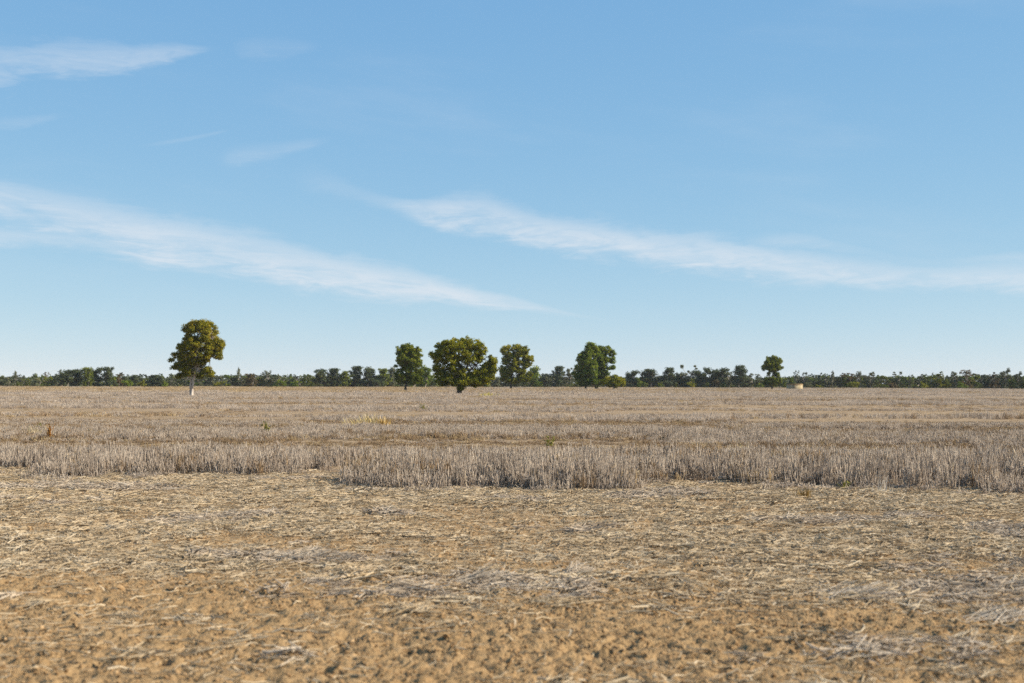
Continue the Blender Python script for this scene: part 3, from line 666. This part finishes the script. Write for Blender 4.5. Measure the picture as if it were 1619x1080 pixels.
# trees of the far line that stand out one by one: kind, px, top, width, back, leaves, label
SPECIAL = [
    ('dense', 106, 585, 24, 2, 'navy', 'dark rounded tree at the left end of the dark clump, far left tree line'),
    ('dense', 120, 584, 24, 6, 'navy', 'second dark tree from the left in the dark clump, far left tree line'),
    ('dense', 139, 581, 17, 1, 'dark', 'narrow brownish-topped tree in the middle of the dark clump, far left'),
    ('dense', 154, 581.5, 17, 3, 'navy', 'dark tree just right of the narrow brownish one, far left clump'),
    ('dense', 169, 580.5, 19, 1, 'navy', 'rightmost tall tree of the dark clump, far left tree line'),
    ('dense', 244, 593, 22, -2, 'navy', 'low dark round tree left of the white-trunked gum, far line'),
    ('lone', 25, 587, 9, 6, 'grey', 'small umbrella-topped gum poking above the line at the left edge'),
    ('lone', 73, 588.5, 9, 6, 'brown', 'brown-tipped gum poking above the line left of the dark clump'),
    ('lone', 97, 584.5, 11, 5, 'grey', 'thin wispy gum touching the left of the dark clump'),
    ('lone', 378, 582, 9, 6, 'grey', 'thin gum rising highest behind the line right of the white-trunked gum'),
    ('lone', 425, 586, 12, 5, 'grey', 'flat-topped thin gum above the line midway to the second dark clump'),
    ('dense', 398, 591, 18, -3, 'brown', 'rust-green round tree in front of the line right of the white-trunked gum'),
    ('dense', 509, 584, 24, 1, 'navy', 'dark tree at the left end of the second dark clump'),
    ('dense', 529, 582.5, 24, 2, 'navy', 'second tree from the left in the second dark clump'),
    ('dense', 548, 587, 18, 0, 'dark', 'lower tree in the middle of the second dark clump'),
    ('dense', 565, 579, 22, 3, 'navy', 'tallest tree of the second dark clump'),
    ('dense', 581, 581.5, 22, 1, 'navy', 'dark tree at the right shoulder of the tallest in the second clump'),
    ('dense', 609, 583, 20, 0, 'dark', 'olive dark tree beside the left of the narrow upright tree'),
    ('dense', 622, 582, 14, 4, 'grey', 'grey-green tree half hidden by the narrow upright tree'),
    ('dense', 671, 579.5, 20, -20, 'green', 'dark green tree between the narrow upright and the broad tree'),
    ('dense', 848, 580, 20, 0, 'green', 'tree half hidden behind the open layered tree'),
    ('dense', 862, 591, 22, 0, 'grey', 'low grey-green tree right of the open layered tree'),
    ('dense', 885, 579, 17, 0, 'navy', 'dark pointed tree left of the joined pair'),
    ('gum', 902, 582, 17, 2, 'grey', 'pale open gum touching the left of the joined pair'),
    ('dense', 1000, 586.5, 19, 0, 'navy', 'small dark tree just right of the olive bush'),
    ('dense', 1029, 584, 25, 0, 'navy', 'round dark tree, second right of the olive bush'),
    ('dense', 1062, 581.5, 24, 0, 'navy', 'round dark tree, third right of the olive bush'),
    ('gum', 1089, 577.5, 18, 1, 'grey', 'wispy gum with bare top twigs in the middle of the right group'),
    ('dense', 1078, 590, 18, 3, 'navy', 'low dark tree at the left foot of the wispy gum'),
    ('dense', 1106, 586, 20, 0, 'navy', 'flat-topped dark tree right of the wispy gum'),
    ('dense', 1124, 582, 20, 1, 'navy', 'left one of two merged dark trees right of the wispy gum'),
    ('dense', 1141, 582.5, 20, 2, 'navy', 'right one of two merged dark trees right of the wispy gum'),
    ('dense', 1168, 578, 20, 0, 'navy', 'tall dark tree standing at the right end of the group, left of the tank tree'),
    ('gum', 1190, 591, 20, 4, 'grey', 'thin pale gum between the tall dark tree and the tank tree'),
    ('gum', 1154, 588, 14, 5, 'grey', 'grey gum filling the gap before the tall dark tree'),
    ('lone', 1259, 586, 8, 4, 'grey', 'thin bare-stemmed gum rising just behind the water tank'),
    ('gum', 1270, 589, 13, 2, 'navy', 'dark arching gum right behind the water tank'),
    ('gum', 1295, 590, 13, 2, 'navy', 'dark-tufted gum, second right of the water tank'),
    ('lone', 1317, 587, 9, 4, 'grey', 'thin gum above the line, left part of the right tree line'),
    ('gum', 1345, 590, 20, 1, 'brown', 'broad flat-topped brownish gum in the right tree line'),
    ('lone', 1360, 587, 9, 4, 'grey', 'upright pale gum tuft right of the broad brownish gum'),
    ('gum', 1376, 588.5, 14, 2, 'grey', 'pale gum, first right of the upright tuft'),
    ('gum', 1422, 588, 16, 1, 'navy', 'dark domed gum in the middle of the right tree line'),
    ('gum', 1483, 588, 18, 1, 'olive', 'yellow-green spreading gum in the right tree line'),
    ('gum', 1511, 588, 14, 1, 'grey', 'small gum left of the tufted open gum'),
    ('lone', 1531, 585, 19, 2, 'brown', 'tall gum with separate leaf tufts, near the right edge'),
    ('gum', 1571, 589, 16, 1, 'brown', 'brown-tipped gum left of the tallest right-hand gum'),
    ('gum', 1590, 583, 20, 1, 'grey', 'tallest spreading gum at the right end of the line'),
    ('gum', 1610, 588, 14, 1, 'navy', 'dark gum at the right edge of the picture'),
]
for k_, px, top, wd, bk, lf, lab in SPECIAL: far_tree(k_, px, top, wd, bk, lf, lab)
SEG = [(-170, 0, 'just past the left edge'), (0, 95, 'near the left edge'), (178, 275, 'left of the white-trunked gum'), (275, 390, 'right of the white-trunked gum'), (390, 500, 'left of the second dark clump'),
       (500, 600, 'behind the second dark clump'), (600, 680, 'behind the narrow upright tree'), (680, 790, 'behind the broad tree'), (790, 870, 'behind the open layered tree'), (870, 990, 'behind the joined pair'),
       (990, 1090, 'right of the olive bush'), (1090, 1200, 'right of the wispy gum'), (1200, 1240, 'behind the tank tree'), (1240, 1330, 'right of the water tank'), (1330, 1430, 'by the broad brownish gum'),
       (1430, 1530, 'by the yellow-green gum'), (1530, 1619, 'near the right edge'), (1619, 1790, 'just past the right edge')]
LOOK = {'grey': 'grey-green', 'navy': 'blackish', 'brown': 'rust-tinged', 'green': 'fresh green', 'dark': 'olive'}
massed = {}
for a, b, where in SEG:
    px = a+3
    while px < b:
        t = rt.random()
        mid_ = 500 < px < 1240
        top = rt.uniform(591.0, 597.5)+(2.0 if mid_ else 0)+(.6 if px > 1240 else 0)+2.2*math.sin(px*.043)*math.sin(px*.017+1)
        wd = rt.uniform(13, 20); bk = rt.uniform(2, 23); kd = 'gum' if t < .62 else 'dense'
        lf = rt.choice(['grey', 'grey', 'navy', 'brown', 'green', 'dark'] if kd == 'gum' else ['navy', 'navy', 'green', 'grey', 'dark'])
        lab = LOOK[lf] + (' gum' if kd == 'gum' else ' bushy tree') + (', front' if bk < 11 else ', back') + ' of far line, ' + where
        o = far_tree(kd, px, top if kd == 'gum' else top+1.5, wd, bk, lf, lab, 'trees of the far line ' + where)
        massed.setdefault(lab, []).append(o)
        px += rt.uniform(5.0, 9.5)
ORD = ['leftmost', 'second', 'third', 'fourth', 'fifth', 'sixth', 'seventh', 'eighth', 'ninth']
for lab, os_ in massed.items():
    if len(os_) > 1:
        for k, o in enumerate(sorted(os_, key=lambda o: o.location.x/o.location.y)): o['label'] = ORD[min(k, 8)] + ' ' + lab
for px, top, wd, lf, lab in [
    (31, 604, 9, 'lime', 'bright green low bush at the foot of the far left tree line'), (60, 598, 20, 'grey', 'grey-green bush left of the far-left dark clump'), (13, 597, 18, 'grey', 'grey-green bush near the left edge'),
    (200, 601, 16, 'green', 'green bush right of the far-left dark clump'), (222, 602, 16, 'olive', 'olive bush left of the low dark round tree'), (263, 603, 14, 'green', 'green bush left of the white trunk'), (345, 602, 18, 'olive', 'olive bush right of the white trunk'),
    (440, 601, 18, 'green', 'green bush under the flat-topped thin gum'), (470, 602, 20, 'green', 'green bush left of the second dark clump'), (488, 605, 16, 'lime', 'bright low bush touching the second dark clump'),
    (597, 600, 18, 'navy', 'dark bush between the second dark clump and the narrow tree'), (905, 606, 22, 'lime', 'long low bright bush left of the joined pair'),
    (1014, 603, 12, 'green', 'pale green bush right of the small dark tree'), (1020, 606, 9, 'lime', 'light round bush before the round dark tree'), (1046, 606, 9, 'green', 'small green bush between the two round dark trees'), (1092, 604, 14, 'olive', 'yellowish bush under the wispy gum'), (1116, 605, 9, 'lime', 'small bright bush before the merged dark trees'),
    (1134, 600, 11, 'brown', 'rusty bush before the merged dark trees'), (1144, 605, 8, 'lime', 'bright bush at the right foot of the merged dark trees'), (1200, 606, 12, 'green', 'green bush left of the tank tree'), (1296, 608, 10, 'olive', 'olive bush at the foot of the line right of the tank'),
    (1350, 604, 18, 'olive', 'olive bush under the broad brownish gum'), (1410, 605, 12, 'brown', 'rusty bush under the dark domed gum'), (1549, 607, 6, 'lime', 'small bright green bush near the right edge'), (1520, 604, 18, 'green', 'green bush under the tall tufted gum'), (1462, 604, 14, 'olive', 'olive bush left of the yellow-green gum')]:
    far_tree('bush', px, top, wd, -4, lf, lab, None, 'bush', 'bush')
# deeper wood behind the line, one mass
r = np.random.default_rng(77); C = []
for px in np.arange(-260, 1880, 1.5):
    Y = float(belt_y(px))+r.uniform(20, 55); top = r.uniform(594, 599)+(1.5 if 500 < px < 1240 else 0)
    zt = (yh(px)-top)*Y/PXF+CAMZ
    for z in np.arange(.5, zt, 1.0): C.append((lat(px, Y)+r.normal(0, .8), Y+r.normal(0, 2), z+r.normal(0, .3)))
C = np.array(C)
wood = obj('far_woodland', mesh_np('far_woodland', *leaf_quads(C, 16, .7+.5*r.random(len(C)), .34, r, None, np.clip(.4+r.normal(0, .2, len(C)), 0, 1))), LEAF['navy'])
tag(wood, 'dark scrub filling the wood behind the far tree line', 'woodland', None, 'stuff')
print('clumps', len(C))

# ------------------------------------------------------------------ air between the camera and the far trees
hv = np.array([[sx*4300, (5300 if sy > 0 else -60), z] for z in (-1.2, 17.0) for sx, sy in ((-1, -1), (1, -1), (1, 1), (-1, 1))])
hf = np.array([[0, 3, 2, 1], [4, 5, 6, 7], [0, 1, 5, 4], [1, 2, 6, 5], [2, 3, 7, 6], [3, 0, 4, 7]])
hm = bpy.data.materials.new('dry_haze'); hm.use_nodes = True; hm.node_tree.nodes.clear()
ho = hm.node_tree.nodes.new('ShaderNodeOutputMaterial'); pv = hm.node_tree.nodes.new('ShaderNodeVolumePrincipled')
pv.inputs['Color'].default_value = (.86, .93, 1, 1); pv.inputs['Density'].default_value = HAZE
hm.node_tree.links.new(pv.outputs[0], ho.inputs['Volume'])
haze = obj('haze', mesh_np('haze', hv, hf), hm); tag(haze, 'thin pale haze over the whole paddock', None, None, 'stuff')

# ------------------------------------------------------------------ water tank
def tank():
    Y = 398.0; rad = 2.2; H = 1.6
    root = empty('water_tank', (lat(1256.5, Y), Y, 0)); tag(root, 'low round concrete water tank with sunlit right side', 'tank')
    n = 40; an = np.arange(n)/n*2*np.pi
    prof = [(rad, -.1), (rad, H), (rad-.16, H), (rad-.16, .3)]
    Vv = np.array([[q[0]*math.cos(a), q[0]*math.sin(a), q[1]] for q in prof for a in an]); k = np.arange(n); k2 = (k+1) % n
    Ff = np.concatenate([np.stack([i*n+k, i*n+k2, (i+1)*n+k2, (i+1)*n+k], 1) for i in range(3)])
    m = Mat('stained_concrete', .9); nn = m.noise(.9, 5, 'Object', .6, (1, 1, .5))
    m.color(m.ramp(nn, [(.3, (.20, .15, .085)), (.55, (.37, .29, .17)), (.75, (.46, .39, .26))])); m.bump(nn, .4, .05)
    obj('wall', mesh_np('tank_wall', Vv, Ff), m.m, root)
    prof = [(rad+.07, H-.22), (rad+.07, H+.03), (rad-.2, H+.03), (rad-.2, H-.22)]
    Vv = np.array([[q[0]*math.cos(a), q[0]*math.sin(a), q[1]] for q in prof for a in an])
    Ff = np.concatenate([np.stack([i*n+k, i*n+k2, ((i+1) % 4)*n+k2, ((i+1) % 4)*n+k], 1) for i in range(4)])
    m2 = Mat('rusty_rim', .8); n2_ = m2.noise(1.5, 4); m2.color(m2.ramp(n2_, [(.3, (.20, .11, .055)), (.7, (.42, .31, .15))]))
    obj('rim', mesh_np('tank_rim', Vv, Ff), m2.m, root)
tank()

# ------------------------------------------------------------------ weeds and tufts among the stubble
def tuft(name, label, px, py, hgt, wid, n, cols, cat, spread=.35, leafy=0, h_off=.12, seed=1, wd=.008):
    r = np.random.default_rng(seed)
    Y = (CAMZ-h_off)*PXF/(py-yh(px)); x = lat(px, Y); z = float(ground_z(np.array([x]), np.array([Y]))[0])
    root = empty(name, (x, Y, z)); tag(root, label, cat)
    m = Mat(name + '_tissue', .7); c = m.ramp(m.attr('tone'), [(0, cols[0]), (.5, cols[1]), (1, cols[2])]); m.color(c); m.translucent(c, .25)
    b = np.stack([r.normal(0, wid*.22, n), r.normal(0, wid*.18, n), np.full(n, -.02)], 1)
    d = np.stack([r.normal(0, spread, n), r.normal(0, spread, n), np.ones(n)], 1); d /= np.linalg.norm(d, axis=1, keepdims=True)
    l = hgt*(.5+.55*r.random(n)); m1 = b+d*l[:, None]*.55; e = b+d*l[:, None]; e[:, :2] += r.normal(0, .12*hgt, (n, 2)); 
    t = np.clip(r.normal(.5, .25, n), 0, 1); az_ = r.random(n)*3.14
    ww = np.full(n, wd)
    parts = [blades(b, m1, ww, ww*.9, t, az_), blades(m1, e, ww*.9, ww*.25, t, az_)]
    obj('stems', mesh_np('stems', *merge(*parts)), m.m, root)
    if leafy:
        q = r.integers(0, n, leafy); C = b[q]+d[q]*(l[q]*r.random(leafy)**.7)[:, None]
        C[:, 2] = np.abs(C[:, 2])
        obj('leaves', mesh_np('leaves', *leaf_quads(C, 10, np.full(leafy, .03), .02, r, None, np.clip(r.normal(.5, .2, leafy), 0, 1))), m.m, root)
    return root
GOLD = ((.36, .25, .09), (.55, .42, .17), (.66, .55, .29)); GRN = ((.12, .11, .02), (.26, .24, .05), (.40, .36, .11)); RUST = ((.22, .09, .02), (.40, .18, .03), (.50, .27, .06)); PALE = ((.45, .34, .17), (.62, .50, .28), (.72, .62, .40))
tuft('grass_tuft', 'golden dry grass tuft, larger of two side by side in the stubble', 578, 672, .6, 1.7, 110, GOLD, 'grass', .45, seed=1, wd=.015)
tuft('grass_tuft', 'golden-orange dry grass tuft, smaller and right of its golden neighbour', 605, 671, .48, .6, 80, ((.36, .21, .06), (.54, .36, .11), (.64, .49, .21)), 'grass', .35, seed=2, wd=.012)
tuft('weed', 'slim rust-orange weed standing at the far left of the stubble', 80, 690, .55, .12, 18, RUST, 'weed', .05, 30, seed=3)
tuft('grass_tuft', 'pale yellow grass tuft just left of the rust-orange weed', 55, 686, .45, .7, 60, PALE, 'grass', .4, seed=4)
tuft('weed', 'small yellow-green weed between the pale tuft and the rust-orange weed', 66, 677, .35, .3, 16, GRN, 'weed', .3, 30, seed=5)
tuft('weed', 'upright green weed in the stubble left of the golden tufts', 421, 684, .50, .2, 20, GRN, 'weed', .14, 50, seed=6)
tuft('weed', 'tiny green weed in the stubble in front of the broad tree', 671, 646, .5, .5, 24, GRN, 'weed', .25, 40, seed=7)
tuft('weed', 'yellow-green weed in the trampled strip at the middle', 870, 698, .32, .2, 16, GRN, 'weed', .25, 30, seed=8)
tuft('weed', 'yellow flowering weed patch right of the broad tree', 772, 622, .5, 2.6, 40, ((.35, .30, .03), (.60, .50, .04), (.72, .62, .10)), 'weed', .4, 30, h_off=.3, seed=9, wd=.03)
tuft('weed', 'yellow-green weed at the right front edge of the stubble', 1336, 774, .22, .2, 16, GRN, 'weed', .35, 8, h_off=0, seed=10)
tuft('grass_tuft', 'brown withered tuft alone in front of the stubble edge', 1272, 790, .22, .28, 60, ((.13, .075, .02), (.26, .16, .045), (.36, .24, .08)), 'grass', .4, h_off=0, seed=11, wd=.006)
tuft('weed', 'small orange weed in the stubble at the right', 1262, 730, .25, .25, 16, RUST, 'weed', .3, 20, h_off=.1, seed=12)
tuft('grass_tuft', 'pale feathery grass tuft in the stubble right of centre', 1172, 716, .45, .5, 40, PALE, 'grass', .35, seed=13)
tuft('grass_tuft', 'tall pale stalks standing alone before the right stubble edge', 1394, 783, .36, .22, 14, ((.5, .44, .36), (.64, .57, .46), (.74, .67, .55)), 'grass', .08, h_off=0, seed=14, wd=.004)

# ------------------------------------------------------------------ larger wisps of straw lying on the headland
def wisp(label, px, py, wid, hgt, n, grey, ang, seed):
    r = np.random.default_rng(seed)
    Y = CAMZ*PXF/(py-yh(px)); x = lat(px, Y); z = float(ground_z(np.array([x]), np.array([Y]))[0])
    root_me_an = r.normal(ang, .55, n)
    c = r.normal(0, 1, (n, 2))*np.array([wid*.22, wid*.14]); l = wid*(.25+.4*r.random(n))
    zz = hgt*np.exp(-(c**2).sum(1)/(wid*.3)**2)*r.random(n)+.008; tl = np.abs(r.normal(0, .22, n))
    P0 = np.stack([c[:, 0]-np.cos(root_me_an)*l/2, c[:, 1]-np.sin(root_me_an)*l/2, zz*.5], 1); P1 = np.stack([c[:, 0]+np.cos(root_me_an)*l/2, c[:, 1]+np.sin(root_me_an)*l/2, zz+tl*l*.7], 1)
    me = mesh_np('straw_wisp', *prisms(P0, P1, np.full(n, .0034), np.full(n, .0028), np.clip(r.normal(.85, .2, n), 0, 1)))
    o = obj('straw_wisp', me, MAT_STRAW_GREY if grey else MAT_STRAW, None, (x, Y, z)); tag(o, label, 'straw', 'larger wisps of straw on the headland')
wisp('low grey heap of matted straw at the centre of the foreground', 765, 922, .50, .09, 150, True, .3, 1)
wisp('pale fan of straw just right of the central grey heap', 858, 934, .34, .07, 50, False, .8, 2)
wisp('grey straw drift left of centre on the headland', 485, 886, .75, .06, 150, True, .1, 3)
wisp('dark grey tangle of straw right of the pale fan', 912, 908, .28, .08, 90, True, 1.0, 4)
wisp('pale arched straw bunch near the lower right', 1528, 1012, .22, .06, 30, False, .7, 5)
wisp('grey straw drift at the right on the headland', 1350, 946, .7, .06, 140, True, 0, 6)
wisp('pale straw sheaf against the foot of the left stubble block', 175, 755, .6, .10, 60, False, .5, 7)
wisp('pale straw sheaf at the foot of the middle stubble block', 880, 778, .6, .08, 50, False, .25, 8)
wisp('bleached straw drift along the right edge of the foreground', 1590, 985, .5, .05, 100, True, .2, 9)
wisp('thin straw fan at the lower left', 395, 1003, .26, .04, 30, False, .2, 10)
